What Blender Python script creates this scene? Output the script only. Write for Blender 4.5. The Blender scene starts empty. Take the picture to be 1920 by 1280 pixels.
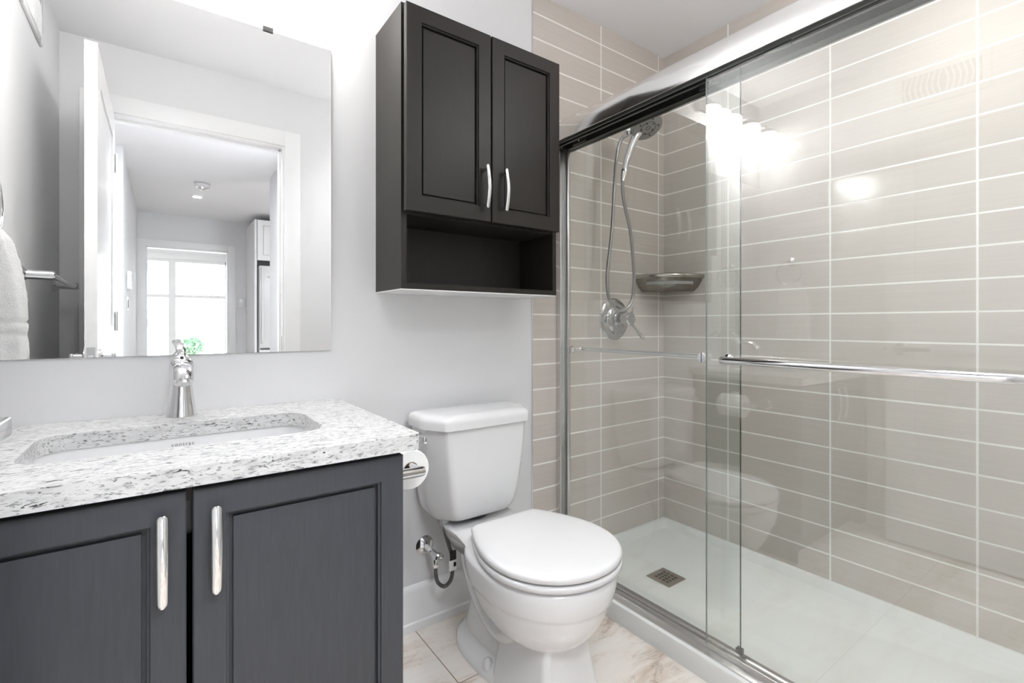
import bpy, bmesh, math, random
from mathutils import Vector, Matrix
random.seed(7)
sc = bpy.context.scene
COL = sc.collection
PI = math.pi
H = 1.03                      # camera height; world origin is the floor point below the lens

# ---------------------------------------------------------------- camera, light, exposure
cam = bpy.data.cameras.new('camera')
cam.sensor_width = 36.0
cam.lens = 906.9 / 1920.0 * 36.0
cam.shift_y = -(640.0 - 607.6) / 1920.0
cam.clip_start = 0.01
cam_o = bpy.data.objects.new('camera', cam)
COL.objects.link(cam_o)
cam_o.location = (0, 0, H)
cam_o.rotation_euler = (PI / 2, 0, -0.62646)
sc.camera = cam_o

sc.view_settings.view_transform = 'Standard'
sc.view_settings.look = 'None'
sc.view_settings.gamma = 1.0
sc.view_settings.use_curve_mapping = False
sc.view_settings.exposure = 1.08

w = bpy.data.worlds.new('world')
sc.world = w
w.use_nodes = True
w.node_tree.nodes['Background'].inputs[0].default_value = (0.93, 0.97, 1.0, 1)
w.node_tree.nodes['Background'].inputs[1].default_value = 3.5


def area(name, loc, rot, size, size_y, power, color=(1, 1, 1)):
    l = bpy.data.lights.new(name, 'AREA')
    l.shape = 'RECTANGLE'
    l.size = size
    l.size_y = size_y
    l.energy = power
    l.color = color
    o = bpy.data.objects.new(name, l)
    COL.objects.link(o)
    o.location = loc
    o.rotation_euler = rot
    return o


SHADE_GLOW = 9.4
area('bath_fill', (1.05, 0.34, 2.352), (0, 0, 0), 0.26, 0.26, 1.7, (0.97, 0.985, 1.0)).data.spread = math.radians(95)  # added fill with no fixture, placed out of mirror and tile reflections
area('shower_fill_down', (1.60, 0.36, 2.352), (0, 0, 0), 0.24, 0.24, 2.0, (0.97, 0.985, 1.0)).data.spread = math.radians(110)  # added downward fill for the shower tile and tray, no fixture
sl = bpy.data.lights.new('shower_fill_point', 'POINT')  # added unseen point fill, lifts the shower ceiling as well as the tile
sl.energy = 3.7
sl.shadow_soft_size = 0.1
sl.color = (0.97, 0.985, 1.0)
sl_o = bpy.data.objects.new('shower_fill_point', sl)
COL.objects.link(sl_o)
sl_o.location = (1.44, 0.22, 2.10)
area('hall_fill', (0.3, -0.48, 2.345), (0, 0, 0), 0.9, 0.55, 23, (0.93, 0.96, 1.0))  # added frontal fill through the doorway, hidden from the mirror
area('kitchen_fill', (1.6, -1.5, 2.345), (0, 0, 0), 1.0, 1.0, 5, (0.95, 0.97, 1.0))  # added light for the hall and kitchen walls, no fixture there
portal = area('window_portal', (0.21, -7.12, 1.3), (-PI / 2, 0, PI), 1.5, 1.7, 1)
portal.data.cycles.is_portal = True

# ---------------------------------------------------------------- materials
def mat(name, col=(0.8, 0.8, 0.8), rough=0.5, metal=0.0, spec=0.5, coat=0.0, emit=None, estr=0.0):
    m = bpy.data.materials.new(name)
    m.use_nodes = True
    b = m.node_tree.nodes['Principled BSDF']
    b.inputs['Base Color'].default_value = (*col, 1)
    b.inputs['Roughness'].default_value = rough
    b.inputs['Metallic'].default_value = metal
    b.inputs['Specular IOR Level'].default_value = spec
    b.inputs['Coat Weight'].default_value = coat
    b.inputs['Coat Roughness'].default_value = 0.04
    if emit:
        b.inputs['Emission Color'].default_value = (*emit, 1)
        b.inputs['Emission Strength'].default_value = estr
    return m


def nt(m):
    return m.node_tree.nodes, m.node_tree.links, m.node_tree.nodes['Principled BSDF']


def coords(m, kind='Object', scale=(1, 1, 1), loc=(0, 0, 0), rot=(0, 0, 0)):
    n, l, b = nt(m)
    tc = n.new('ShaderNodeTexCoord')
    mp = n.new('ShaderNodeMapping')
    mp.inputs['Scale'].default_value = scale
    mp.inputs['Location'].default_value = loc
    mp.inputs['Rotation'].default_value = rot
    l.new(tc.outputs[kind], mp.inputs['Vector'])
    return mp.outputs['Vector']


def noise(m, vec, scale, detail=4, rough=0.55, dist=0.0):
    n, l, b = nt(m)
    t = n.new('ShaderNodeTexNoise')
    t.inputs['Scale'].default_value = scale
    t.inputs['Detail'].default_value = detail
    t.inputs['Roughness'].default_value = rough
    t.inputs['Distortion'].default_value = dist
    if vec is not None:
        l.new(vec, t.inputs['Vector'])
    return t.outputs['Fac']


def ramp(m, fac, stops):
    n, l, b = nt(m)
    r = n.new('ShaderNodeValToRGB')
    cr = r.color_ramp
    while len(cr.elements) > 1:
        cr.elements.remove(cr.elements[-1])
    cr.elements[0].position = stops[0][0]
    cr.elements[0].color = (*stops[0][1], 1)
    for p, c in stops[1:]:
        e = cr.elements.new(p)
        e.color = (*c, 1)
    l.new(fac, r.inputs['Fac'])
    return r.outputs['Color']


def mix(m, fac, a, bcol, mode='MIX'):
    n, l, b = nt(m)
    x = n.new('ShaderNodeMix')
    x.data_type = 'RGBA'
    x.blend_type = mode
    for sock, val in ((x.inputs[0], fac), (x.inputs[6], a), (x.inputs[7], bcol)):
        if isinstance(val, (int, float)):
            sock.default_value = val
        elif isinstance(val, tuple):
            sock.default_value = (*val, 1)
        else:
            l.new(val, sock)
    return x.outputs[2]


def bump(m, height, strength=0.2, dist=0.002, invert=False):
    n, l, b = nt(m)
    bp = n.new('ShaderNodeBump')
    bp.inputs['Strength'].default_value = strength
    bp.inputs['Distance'].default_value = dist
    bp.invert = invert
    l.new(height, bp.inputs['Height'])
    l.new(bp.outputs['Normal'], b.inputs['Normal'])


def paint(name, col, rough=0.55):
    m = mat(name, col, rough, spec=0.3)
    v = coords(m)
    bump(m, noise(m, v, 320, 2), 0.05, 0.0006)
    return m


M = {}
M['wall'] = paint('wall_paint', (0.76, 0.76, 0.77))
M['ceil'] = paint('ceiling_paint', (0.92, 0.92, 0.935), 0.7)
M['trim'] = paint('trim_paint', (0.86, 0.86, 0.865), 0.3)
M['door'] = paint('door_paint', (0.86, 0.86, 0.865), 0.22)
M['porcelain'] = mat('porcelain', (0.80, 0.80, 0.805), 0.08, spec=0.5, coat=0.4)
M['plastic'] = mat('white_plastic', (0.74, 0.74, 0.745), 0.16)
M['tray'] = mat('shower_tray_acrylic', (0.78, 0.79, 0.775), 0.16)
M['chrome'] = mat('chrome', (0.74, 0.74, 0.75), 0.06, metal=1.0)
M['satin'] = mat('satin_nickel', (0.80, 0.80, 0.80), 0.22, metal=1.0)
M['nickel'] = mat('polished_handle_metal', (0.76, 0.76, 0.76), 0.09, metal=1.0)
M['header'] = mat('satin_chrome_header', (0.9, 0.895, 0.885), 0.14, metal=1.0)
M['chrome_d'] = mat('chrome_dark_reflection', (0.56, 0.56, 0.565), 0.07, metal=1.0)  # chrome darkened to stand in for dark reflections on the shower valve
M['vent_shade'] = mat('vent_shade_grey', (0.28, 0.28, 0.28), 0.7)  # painted shade for the gaps between the vent louvers
M['head'] = mat('brushed_shower_head', (0.42, 0.415, 0.41), 0.32, metal=0.85)
M['flex'] = mat('metal_flex_hose', (0.45, 0.45, 0.45), 0.3, metal=1.0)
M['bronze'] = mat('warm_nickel', (0.50, 0.47, 0.43), 0.14, metal=1.0)
M['alum'] = mat('brushed_aluminium', (0.74, 0.73, 0.735), 0.27, metal=1.0)
M['darkrail'] = mat('dark_track_metal', (0.085, 0.09, 0.085), 0.3, metal=0.7)
M['rubber'] = mat('black_rubber', (0.012, 0.012, 0.012), 0.6)
M['hose'] = mat('braided_hose', (0.12, 0.12, 0.12), 0.42, metal=0.6)
M['paper'] = mat('toilet_paper', (0.88, 0.88, 0.875), 0.9)
M['card'] = mat('cardboard', (0.45, 0.38, 0.3), 0.9)
M['black'] = mat('black_plastic', (0.015, 0.015, 0.015), 0.4)
M['ink'] = mat('grey_ink', (0.1, 0.1, 0.1), 0.6)
M['fridge'] = mat('white_fridge', (0.80, 0.80, 0.81), 0.25)
M['mirror'] = mat('mirror_silver', (0.93, 0.935, 0.935), 0.0, metal=1.0)
M['mirroredge'] = mat('mirror_edge', (0.4, 0.45, 0.43), 0.2)
M['whitemel'] = mat('white_melamine', (0.86, 0.86, 0.86), 0.35)
M['leaf'] = mat('bush_leaves', (0.30, 0.50, 0.34), 0.7)
M['bark'] = mat('pale_bark', (0.45, 0.33, 0.22), 0.9)
M['ground'] = mat('pale_paving', (0.6, 0.58, 0.55), 0.9)
M['shade'] = mat('opal_glass_shade', (0.9, 0.9, 0.9), 0.2, emit=(1.0, 0.985, 0.955), estr=SHADE_GLOW)
M['pot'] = mat('lamp_lens', (0.9, 0.9, 0.9), 0.2, emit=(1, 0.98, 0.95), estr=25)

# wood: espresso
def wood(name, col, rough):
    m = mat(name, col, rough)
    n, l, b = nt(m)
    b.inputs['Specular IOR Level'].default_value = 0.32
    v = coords(m, scale=(60, 60, 5))
    f = noise(m, v, 3.0, 5, 0.6)
    c = ramp(m, f, [(0.3, tuple(x * 0.92 for x in col)), (0.7, tuple(x * 1.08 for x in col))])
    l.new(c, b.inputs['Base Color'])
    bump(m, noise(m, v, 9.0, 3), 0.06, 0.0008)
    return m


M['wood'] = wood('espresso_wood', (0.022, 0.0185, 0.016), 0.40)
M['wood_in'] = wood('espresso_interior', (0.028, 0.024, 0.021), 0.45)
M['vwood'] = wood('espresso_sheen_wood', (0.058, 0.061, 0.070), 0.38)  # cool reflected sheen put into the colour of the vanity doors

# granite
m = mat('white_granite', (0.8, 0.8, 0.8), 0.12, spec=0.5)
n, l, b = nt(m)
v1 = coords(m, rot=(0, math.radians(35), math.radians(10)), scale=(48, 170, 170))
v2 = coords(m, rot=(0, math.radians(30), math.radians(-14)), scale=(85, 260, 260), loc=(3, 1, 2))
v3 = coords(m, scale=(20, 26, 26))
big = noise(m, v3, 1.0, 3)
f1 = noise(m, v1, 1.0, 5, 0.6, 0.6)
f2 = noise(m, v2, 1.0, 4, 0.6, 0.4)
f3 = noise(m, v2, 0.35, 4, 0.6, 0.4)
c0 = ramp(m, f3, [(0.32, (0.52, 0.52, 0.52)), (0.5, (0.64, 0.64, 0.635)), (0.7, (0.69, 0.69, 0.685))])
k1 = ramp(m, f1, [(0.0, (1, 1, 1)), (0.37, (1, 1, 1)), (0.41, (0, 0, 0))])
k2 = ramp(m, f2, [(0.0, (1, 1, 1)), (0.385, (1, 1, 1)), (0.43, (0, 0, 0))])
kb = ramp(m, big, [(0.36, (0.12, 0.12, 0.12)), (0.58, (1, 1, 1))])
k1b = mix(m, 1.0, k1, kb, 'MULTIPLY')
c1 = mix(m, k1b, c0, (0.05, 0.05, 0.055))
k2b = mix(m, 0.75, (0, 0, 0), k2)
c2 = mix(m, k2b, c1, (0.2, 0.2, 0.2))
l.new(c2, b.inputs['Base Color'])
M['granite'] = m

# marble-look floor tile
m = mat('marble_floor_tile', (0.8, 0.76, 0.7), 0.14)
n, l, b = nt(m)
vf = coords(m, scale=(1.1, 3.8, 1), rot=(0, 0, math.radians(-28)), loc=(0.6, 0.2, 0))
fa = noise(m, vf, 1.6, 7, 0.62, 1.4)
base = ramp(m, fa, [(0.27, (0.44, 0.34, 0.27)), (0.40, (0.70, 0.605, 0.52)), (0.52, (0.84, 0.785, 0.725)), (0.75, (0.88, 0.85, 0.81))])
vg = coords(m, scale=(2.2, 4.2, 1), rot=(0, 0, math.radians(-38)), loc=(4.3, 1.1, 0))
fb = noise(m, vg, 2.4, 6, 0.6, 2.2)
vein = ramp(m, fb, [(0.47, (0, 0, 0)), (0.495, (1, 1, 1)), (0.505, (1, 1, 1)), (0.53, (0, 0, 0))])
vmask = mix(m, 1.0, vein, ramp(m, fa, [(0.35, (0.5, 0.5, 0.5)), (0.55, (0.02, 0.02, 0.02))]), 'MULTIPLY')
base = mix(m, vmask, base, (0.25, 0.17, 0.12))
brick = n.new('ShaderNodeTexBrick')
brick.offset = 0.0
brick.squash = 1.0
brick.inputs['Scale'].default_value = 1.0
brick.inputs['Mortar Size'].default_value = 0.0016
brick.inputs['Mortar Smooth'].default_value = 0.1
brick.inputs['Brick Width'].default_value = 0.305
brick.inputs['Row Height'].default_value = 0.598
l.new(coords(m, loc=(-0.69 + 0.305 * 8, -0.615 + 0.598 * 16, 0)), brick.inputs['Vector'])
base = mix(m, brick.outputs['Fac'], base, (0.30, 0.24, 0.19))
l.new(base, b.inputs['Base Color'])
bump(m, brick.outputs['Fac'], 0.4, 0.001, True)
M['floor'] = m


# glossy wall tile in a straight stack
def tile(name, axis, v0):
    m = mat(name, (0.5, 0.45, 0.4), 0.09, spec=0.5)
    n, l, b = nt(m)
    tc = n.new('ShaderNodeTexCoord')
    sp = n.new('ShaderNodeSeparateXYZ')
    l.new(tc.outputs['Object'], sp.inputs[0])
    cb = n.new('ShaderNodeCombineXYZ')

    def add(sock, val):
        a = n.new('ShaderNodeMath')
        a.operation = 'ADD'
        l.new(sock, a.inputs[0])
        a.inputs[1].default_value = val
        return a.outputs[0]
    l.new(add(sp.outputs[axis], -v0 + 0.4064 * 20), cb.inputs[0])
    l.new(add(sp.outputs['Z'], -0.1608 + 0.101 * 40), cb.inputs[1])
    br = n.new('ShaderNodeTexBrick')
    br.offset = 0.0
    br.squash = 1.0
    br.inputs['Scale'].default_value = 1.0
    br.inputs['Mortar Size'].default_value = 0.0029
    br.inputs['Mortar Smooth'].default_value = 0.0
    br.inputs['Brick Width'].default_value = 0.4064
    br.inputs['Row Height'].default_value = 0.101
    br.inputs['Bias'].default_value = 0.0
    br.inputs['Color1'].default_value = (0.60, 0.550, 0.506, 1)
    br.inputs['Color2'].default_value = (0.62, 0.570, 0.526, 1)
    br.inputs['Mortar'].default_value = (0.90, 0.88, 0.845, 1)
    l.new(cb.outputs[0], br.inputs['Vector'])
    v = coords(m, scale=(3, 3, 160))
    fl = ramp(m, noise(m, v, 1.0, 3), [(0.3, (0.965, 0.965, 0.965)), (0.7, (1.03, 1.03, 1.03))])
    c = mix(m, 1.0, br.outputs['Color'], fl, 'MULTIPLY')
    l.new(c, b.inputs['Base Color'])
    br2 = n.new('ShaderNodeTexBrick')
    br2.offset = 0.0
    br2.squash = 1.0
    br2.inputs['Scale'].default_value = 1.0
    br2.inputs['Mortar Size'].default_value = 0.006
    br2.inputs['Mortar Smooth'].default_value = 1.0
    br2.inputs['Brick Width'].default_value = 0.4064
    br2.inputs['Row Height'].default_value = 0.101
    l.new(cb.outputs[0], br2.inputs['Vector'])
    bump(m, br2.outputs['Fac'], 0.25, 0.0012, True)
    rr = n.new('ShaderNodeMapRange')
    l.new(br.outputs['Fac'], rr.inputs[0])
    rr.inputs[3].default_value = 0.09
    rr.inputs[4].default_value = 0.6
    l.new(rr.outputs[0], b.inputs['Roughness'])
    return m


M['tile_x'] = tile('taupe_tile_back', 'X', 1.593)
M['tile_y'] = tile('taupe_tile_side', 'Y', 0.774)


# thin clear glass: reflects by Fresnel, passes the rest with a faint green tint
def glass(name, tint, ior):
    m = bpy.data.materials.new(name)
    m.use_nodes = True
    n, l = m.node_tree.nodes, m.node_tree.links
    n.remove(n['Principled BSDF'])
    out = n['Material Output']
    t = n.new('ShaderNodeBsdfTransparent')
    t.inputs[0].default_value = (*tint, 1)
    g = n.new('ShaderNodeBsdfGlossy')
    g.inputs['Roughness'].default_value = 0.0
    g.inputs['Color'].default_value = (1, 1, 1, 1)
    fr = n.new('ShaderNodeFresnel')
    ge = n.new('ShaderNodeNewGeometry')
    mr = n.new('ShaderNodeMapRange')          # same reflectance on both faces of the thin sheet
    mr.inputs[3].default_value = ior
    mr.inputs[4].default_value = 1.0 / ior
    l.new(ge.outputs['Backfacing'], mr.inputs[0])
    l.new(mr.outputs[0], fr.inputs['IOR'])
    mx = n.new('ShaderNodeMixShader')
    l.new(fr.outputs[0], mx.inputs[0])
    l.new(t.outputs[0], mx.inputs[1])
    l.new(g.outputs[0], mx.inputs[2])
    l.new(mx.outputs[0], out.inputs[0])
    return m


M['glass'] = glass('shower_glass', (0.972, 0.988, 0.979), 1.72)
M['winglass'] = glass('window_glass', (0.99, 0.995, 0.99), 1.45)
M['glassedge2'] = mat('glass_edge_pale', (0.25, 0.29, 0.26), 0.15)
M['glassedge'] = mat('glass_edge_green', (0.035, 0.06, 0.05), 0.15)

# towel
m = mat('terry_cloth', (0.92, 0.92, 0.92), 0.95, spec=0.1)
bump(m, noise(m, coords(m), 300, 3, 0.7), 0.8, 0.005)
M['towel'] = m


# ---------------------------------------------------------------- mesh helpers
def finish(bm, angle=35):
    bmesh.ops.recalc_face_normals(bm, faces=bm.faces[:])
    lim = math.radians(angle)
    for f in bm.faces:
        f.smooth = True
    for e in bm.edges:
        if len(e.link_faces) == 2:
            e.smooth = e.calc_face_angle(0) < lim
        else:
            e.smooth = False


def merge(dst, src):
    me = bpy.data.meshes.new('tmp')
    src.to_mesh(me)
    dst.from_mesh(me)
    bpy.data.meshes.remove(me)
    src.free()


def joined(*bms):
    a = bmesh.new()
    for x in bms:
        merge(a, x)
    return a


def box(x0, x1, y0, y1, z0, z1, bev=0.0, seg=2):
    bm = bmesh.new()
    bmesh.ops.create_cube(bm, size=1.0)
    for v in bm.verts:
        v.co = Vector(((x0 + x1) / 2 + v.co.x * (x1 - x0), (y0 + y1) / 2 + v.co.y * (y1 - y0), (z0 + z1) / 2 + v.co.z * (z1 - z0)))
    if bev:
        bmesh.ops.bevel(bm, geom=bm.edges[:], offset=bev, segments=seg, affect='EDGES', profile=0.5)
    return bm


def loft(rings, cap=True, closed=True):
    bm = bmesh.new()
    rows = [[bm.verts.new(p) for p in r] for r in rings]
    N = len(rows[0])
    for a, c in zip(rows, rows[1:]):
        for i in range(N if closed else N - 1):
            j = (i + 1) % N
            bm.faces.new((a[i], a[j], c[j], c[i]))
    if cap and closed:
        bm.faces.new(rows[0][::-1])
        bm.faces.new(rows[-1])
    return bm


def frame_axes(d):
    d = d.normalized()
    up = Vector((0, 0, 1)) if abs(d.z) < 0.95 else Vector((1, 0, 0))
    a = d.cross(up).normalized()
    b2 = a.cross(d).normalized()
    return a, b2


def tube(pts, r, n=16, cap=True, flat=1.0):
    pts = [Vector(p) for p in pts]
    rs = r if isinstance(r, (list, tuple)) else [r] * len(pts)
    rings = []
    prev = None
    for i, p in enumerate(pts):
        d = (pts[min(i + 1, len(pts) - 1)] - pts[max(i - 1, 0)])
        a, b2 = frame_axes(d)
        if prev is not None:
            dn = d.normalized()
            a = (prev - dn * prev.dot(dn))
            a = a.normalized() if a.length > 1e-6 else frame_axes(d)[0]
            b2 = a.cross(dn).normalized()
        prev = a
        rings.append([p + a * math.cos(t) * rs[i] + b2 * math.sin(t) * rs[i] * flat for t in [2 * PI * k / n for k in range(n)]])
    return loft(rings, cap)


def cyl(p0, p1, r0, r1=None, n=32, bev=0.0):
    r1 = r0 if r1 is None else r1
    p0, p1 = Vector(p0), Vector(p1)
    if bev:
        d = (p1 - p0)
        L = d.length
        d.normalize()
        k = min(bev, L * 0.45)
        return tube([p0, p0 + d * k * 0.3, p0 + d * k, p1 - d * k, p1 - d * k * 0.3, p1], [r0 - bev, r0 - bev * 0.3, r0, r1, r1 - bev * 0.3, r1 - bev], n)
    return tube([p0, p1], [r0, r1], n)


def lathe(p0, axis, prof, n=40):
    """prof = [(distance along axis, radius)]"""
    p0 = Vector(p0)
    d = Vector(axis).normalized()
    a, b2 = frame_axes(d)
    rings = [[p0 + d * h + (a * math.cos(t) + b2 * math.sin(t)) * max(r, 1e-5) for t in [2 * PI * k / n for k in range(n)]] for h, r in prof]
    return loft(rings)


def spline(pts, k=10):
    P = [Vector(p) for p in pts]
    P = [P[0] * 2 - P[1]] + P + [P[-1] * 2 - P[-2]]
    out = []
    for i in range(1, len(P) - 2):
        for s in range(k):
            t = s / k
            p0, p1, p2, p3 = P[i - 1:i + 3]
            out.append(0.5 * ((2 * p1) + (p2 - p0) * t + (2 * p0 - 5 * p1 + 4 * p2 - p3) * t * t + (3 * p1 - p0 - 3 * p2 + p3) * t ** 3))
    out.append(P[-2])
    return out


def cat(vals, k=4):
    """Catmull-Rom through tuples of numbers"""
    V = [tuple(2 * a - b3 for a, b3 in zip(vals[0], vals[1]))] + list(vals) + [tuple(2 * a - b3 for a, b3 in zip(vals[-1], vals[-2]))]
    out = []
    for i in range(1, len(V) - 2):
        for s in range(k):
            t = s / k
            out.append(tuple(0.5 * (2 * b1 + (c1 - a1) * t + (2 * a1 - 5 * b1 + 4 * c1 - d1) * t * t + (3 * b1 - a1 - 3 * c1 + d1) * t ** 3)
                             for a1, b1, c1, d1 in zip(*V[i - 1:i + 3])))
    out.append(vals[-1])
    return out


def prism(poly, axis, a0, a1):
    """polygon in the two other axes, extruded along axis ('X','Y','Z')"""
    def P(u, v, w_):
        return {'X': (w_, u, v), 'Y': (u, w_, v), 'Z': (u, v, w_)}[axis]
    return loft([[P(u, v, a0) for u, v in poly], [P(u, v, a1) for u, v in poly]])


def rrect(x0, x1, y0, y1, r, n=8):
    pts = []
    for cx, cy, a in ((x1 - r, y1 - r, 0), (x0 + r, y1 - r, 90), (x0 + r, y0 + r, 180), (x1 - r, y0 + r, 270)):
        for k in range(n + 1):
            t = math.radians(a + 90 * k / n)
            pts.append((cx + r * math.cos(t), cy + r * math.sin(t)))
    return pts


WORLD = {}


def link(name, bm, material, parent=None, mats=None, angle=35):
    finish(bm, angle)
    off = WORLD[parent.name] if parent else Vector((0, 0, 0))
    if off.length:
        bmesh.ops.translate(bm, verts=bm.verts[:], vec=-off)
    me = bpy.data.meshes.new(name)
    bm.to_mesh(me)
    bm.free()
    for x in (mats or [material]):
        me.materials.append(x)
    o = bpy.data.objects.new(name, me)
    COL.objects.link(o)
    if parent:
        o.parent = parent
    WORLD[o.name] = off
    return o


def thing(name, label, category, loc, group=None):
    o = bpy.data.objects.new(name, None)
    o.empty_display_size = 0.05
    COL.objects.link(o)
    o.location = loc
    o['label'] = label
    o['category'] = category
    if group:
        o['group'] = group
    WORLD[o.name] = Vector(loc)
    return o


def tag(o, label, category, group=None):
    o['label'] = label
    o['category'] = category
    if group:
        o['group'] = group
    return o


def struct(name, bm, material, label=None, parent=None, mats=None):
    o = link(name, bm, material, parent, mats)
    o['kind'] = 'structure'
    if parent is None:
        o['label'] = label or name.replace('_', ' ')
        o['category'] = name.split('_')[0]
    return o


# ---------------------------------------------------------------- the room
LX, RX, BY, FY, CE = -0.378, 2.041, 1.521, 0.05, 2.364
PWY = 1.525                                   # painted part of the back wall
FT = 0.11                                     # thickness of the door wall
DX0, DX1, DZ = -0.203, 0.542, 2.018           # door opening (inside of the stops)
J0, J1, JZ = DX0 - 0.030, DX1 + 0.030, DZ + 0.030   # rough opening

struct('floor', box(-3.2, 3.0, -5.2, 1.7, -0.1, 0.0), M['floor'], 'beige veined marble-look tile floor')
struct('ceiling', box(-3.2, 3.0, -7.6, 1.7, CE, CE + 0.1), M['ceil'], 'flat pale ceiling over the bathroom and hall')
o = struct('wall_back', box(LX - 0.1, 1.2035, PWY, 1.65, 0, CE), M['wall'], 'light grey painted back wall')
struct('wall_tiled', box(1.2035, RX + 0.1, BY, 1.65, 0, CE), M['tile_x'], 'taupe tiled back wall of the shower')
struct('wall_right', box(RX, RX + 0.1, FY - FT, BY, 0, CE), M['tile_y'], 'taupe tiled long wall of the shower')
struct('wall_left', box(LX - 0.1, LX, FY - FT, PWY, 0, CE), M['wall'], 'light grey painted left wall with towel bar')
wf = joined(box(LX, J0, FY - FT, FY, 0, CE), box(J1, 1.275, FY - FT, FY, 0, CE), box(J0, J1, FY - FT, FY, JZ, CE))
struct('wall_front', wf, M['wall'], 'light grey painted door wall')
struct('wall_shower_end', box(1.275, RX, FY - FT, FY, 0, CE), M['tile_x'], 'taupe tiled end wall of the shower')
# metal edge where paint meets tile
struct('trim_1', box(1.1985, 1.2035, BY - 0.0015, PWY, 0.0, CE), M['satin'], 'thin metal edge strip between paint and tile')
# baseboard along the painted back wall, moulded
bp = [(PWY, 0.0), (PWY - 0.0205, 0.0), (PWY - 0.0205, 0.026), (PWY - 0.0145, 0.030), (PWY - 0.0145, 0.128), (PWY - 0.011, 0.140), (PWY - 0.005, 0.147), (PWY, 0.149)]
struct('baseboard_back', prism(bp, 'X', 0.412, 1.1985), M['trim'], 'white moulded baseboard behind the toilet')
struct('baseboard_front', box(DX1 + 0.105, 1.27, FY, FY + 0.014, 0, 0.14, 0.003), M['trim'], 'white baseboard on the door wall')

# door opening: jambs, stops and casings
fr = joined(box(J0 - 0.001, DX0 - 0.012, FY - FT, FY, 0, DZ + 0.012), box(DX1 + 0.012, J1 + 0.001, FY - FT, FY, 0, DZ + 0.012),
            box(J0, J1, FY - FT, FY, DZ + 0.012, JZ + 0.001),
            box(DX0 - 0.012, DX0, FY - 0.075, FY - 0.04, 0, DZ), box(DX1, DX1 + 0.012, FY - 0.075, FY - 0.04, 0, DZ), box(DX0, DX1, FY - 0.075, FY - 0.04, DZ, DZ + 0.012))
struct('trim_2', fr, M['trim'], 'white door jamb and stops')


def casing(x0, x1, ztop, wd, y0, y1):
    return joined(box(x0 - wd, x0, y0, y1, 0, ztop + wd, 0.002), box(x1, x1 + wd, y0, y1, 0, ztop + wd, 0.002), box(x0, x1, y0, y1, ztop, ztop + wd, 0.002))


struct('trim_3', joined(casing(DX0 - 0.022, DX1 + 0.022, DZ + 0.022, 0.084, FY, FY + 0.011)), M['trim'], 'flat white casing around the bathroom doorway')
struct('trim_4', casing(DX0 - 0.022, DX1 + 0.022, DZ + 0.022, 0.084, FY - FT - 0.012, FY - FT), M['trim'], 'flat white casing on the hall side')

# the door leaf, open 90 degrees
dx0, dx1, dy0, dy1 = -0.217, -0.182, FY + 0.008, 0.822


def panel_door(x0, x1, y0, y1, z0, z1):
    bm = box(x0 + 0.006, x1 - 0.006, y0, y1, z0, z1)
    st = 0.11
    parts = [bm]
    for xa, xb in ((x0, x0 + 0.0062), (x1 - 0.0062, x1)):
        parts += [box(xa, xb, y0, y0 + st, z0, z1), box(xa, xb, y1 - st, y1, z0, z1)]
        for za, zb in ((z0, z0 + 0.2), (0.90, 1.02), (z1 - 0.115, z1)):
            parts.append(box(xa, xb, y0 + st, y1 - st, za, zb))
    return joined(*parts)


d = struct('door_1', panel_door(dx0, dx1, dy0, dy1, 0.012, 2.012), M['door'], 'white two-panel bathroom door standing open')
for s, xx in ((1, dx1), (-1, dx0)):
    hy = dy1 - 0.06
    xa, xb = sorted((xx + s * 0.033, xx + s * 0.0455))
    hb = joined(lathe((xx, hy, 0.915), (s, 0, 0), [(0, 0.031), (0.006, 0.031), (0.010, 0.024), (0.012, 0.012), (0.036, 0.011)]),
                box(xa, xb, hy - 0.115, hy + 0.012, 0.904, 0.9265, 0.004, 3))
    link('door_handle', hb, M['satin'], d)
link('latch_plate', joined(box(-0.211, -0.188, dy1, dy1 + 0.0015, 0.88, 0.95), lathe((-0.1995, dy1 + 0.001, 0.915), (0, 1, 0), [(0, 0.009), (0.008, 0.008), (0.010, 0.004)])), M['satin'], d)
for z in (0.25, 1.0, 1.75):
    link('hinge', cyl((dx1 + 0.006, FY + 0.016, z), (dx1 + 0.006, FY + 0.016, z + 0.09), 0.006, n=12), M['satin'], d)
link('strike_plate', box(DX1 + 0.0105, DX1 + 0.0125, FY - 0.03, FY - 0.005, 0.88, 0.96), M['satin'], bpy.data.objects['trim_2'])

# ---------------------------------------------------------------- mirror
mx0, mx1, mz0, mz1 = LX + 0.004, 0.418, 0.951, 1.864
t = thing('wall_mirror', 'large frameless wall mirror above the granite vanity', 'mirror', (0.02, PWY, mz0))
link('glass_face', box(mx0, mx1, 1.5185, 1.5195, mz0, mz1), M['mirror'], t)
link('backing', box(mx0, mx1, 1.5195, PWY, mz0, mz1), M['mirroredge'], t)
link('clip', box(0.231, 0.257, 1.515, 1.522, mz1 - 0.005, mz1 + 0.008), M['black'], t)

# ---------------------------------------------------------------- cabinet doors
def shaker(x0, x1, z0, z1, y, th=0.02, st=0.046, rec=0.008, mold=0.009):
    """frame-and-panel front; y = front face, body goes to y + th"""
    bm = bmesh.new()
    rings = []
    for inset, dy in ((0.0, th), (0.0, 0.002), (0.002, 0.0), (st, 0.0), (st + 0.001, 0.005), (st + mold * 0.4, 0.0065), (st + mold * 0.45, 0.0165), (st + mold * 0.97, 0.0165), (st + mold, rec)):
        rings.append([(x0 + inset, y + dy, z0 + inset), (x1 - inset, y + dy, z0 + inset), (x1 - inset, y + dy, z1 - inset), (x0 + inset, y + dy, z1 - inset)])
    return loft(rings)


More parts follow.
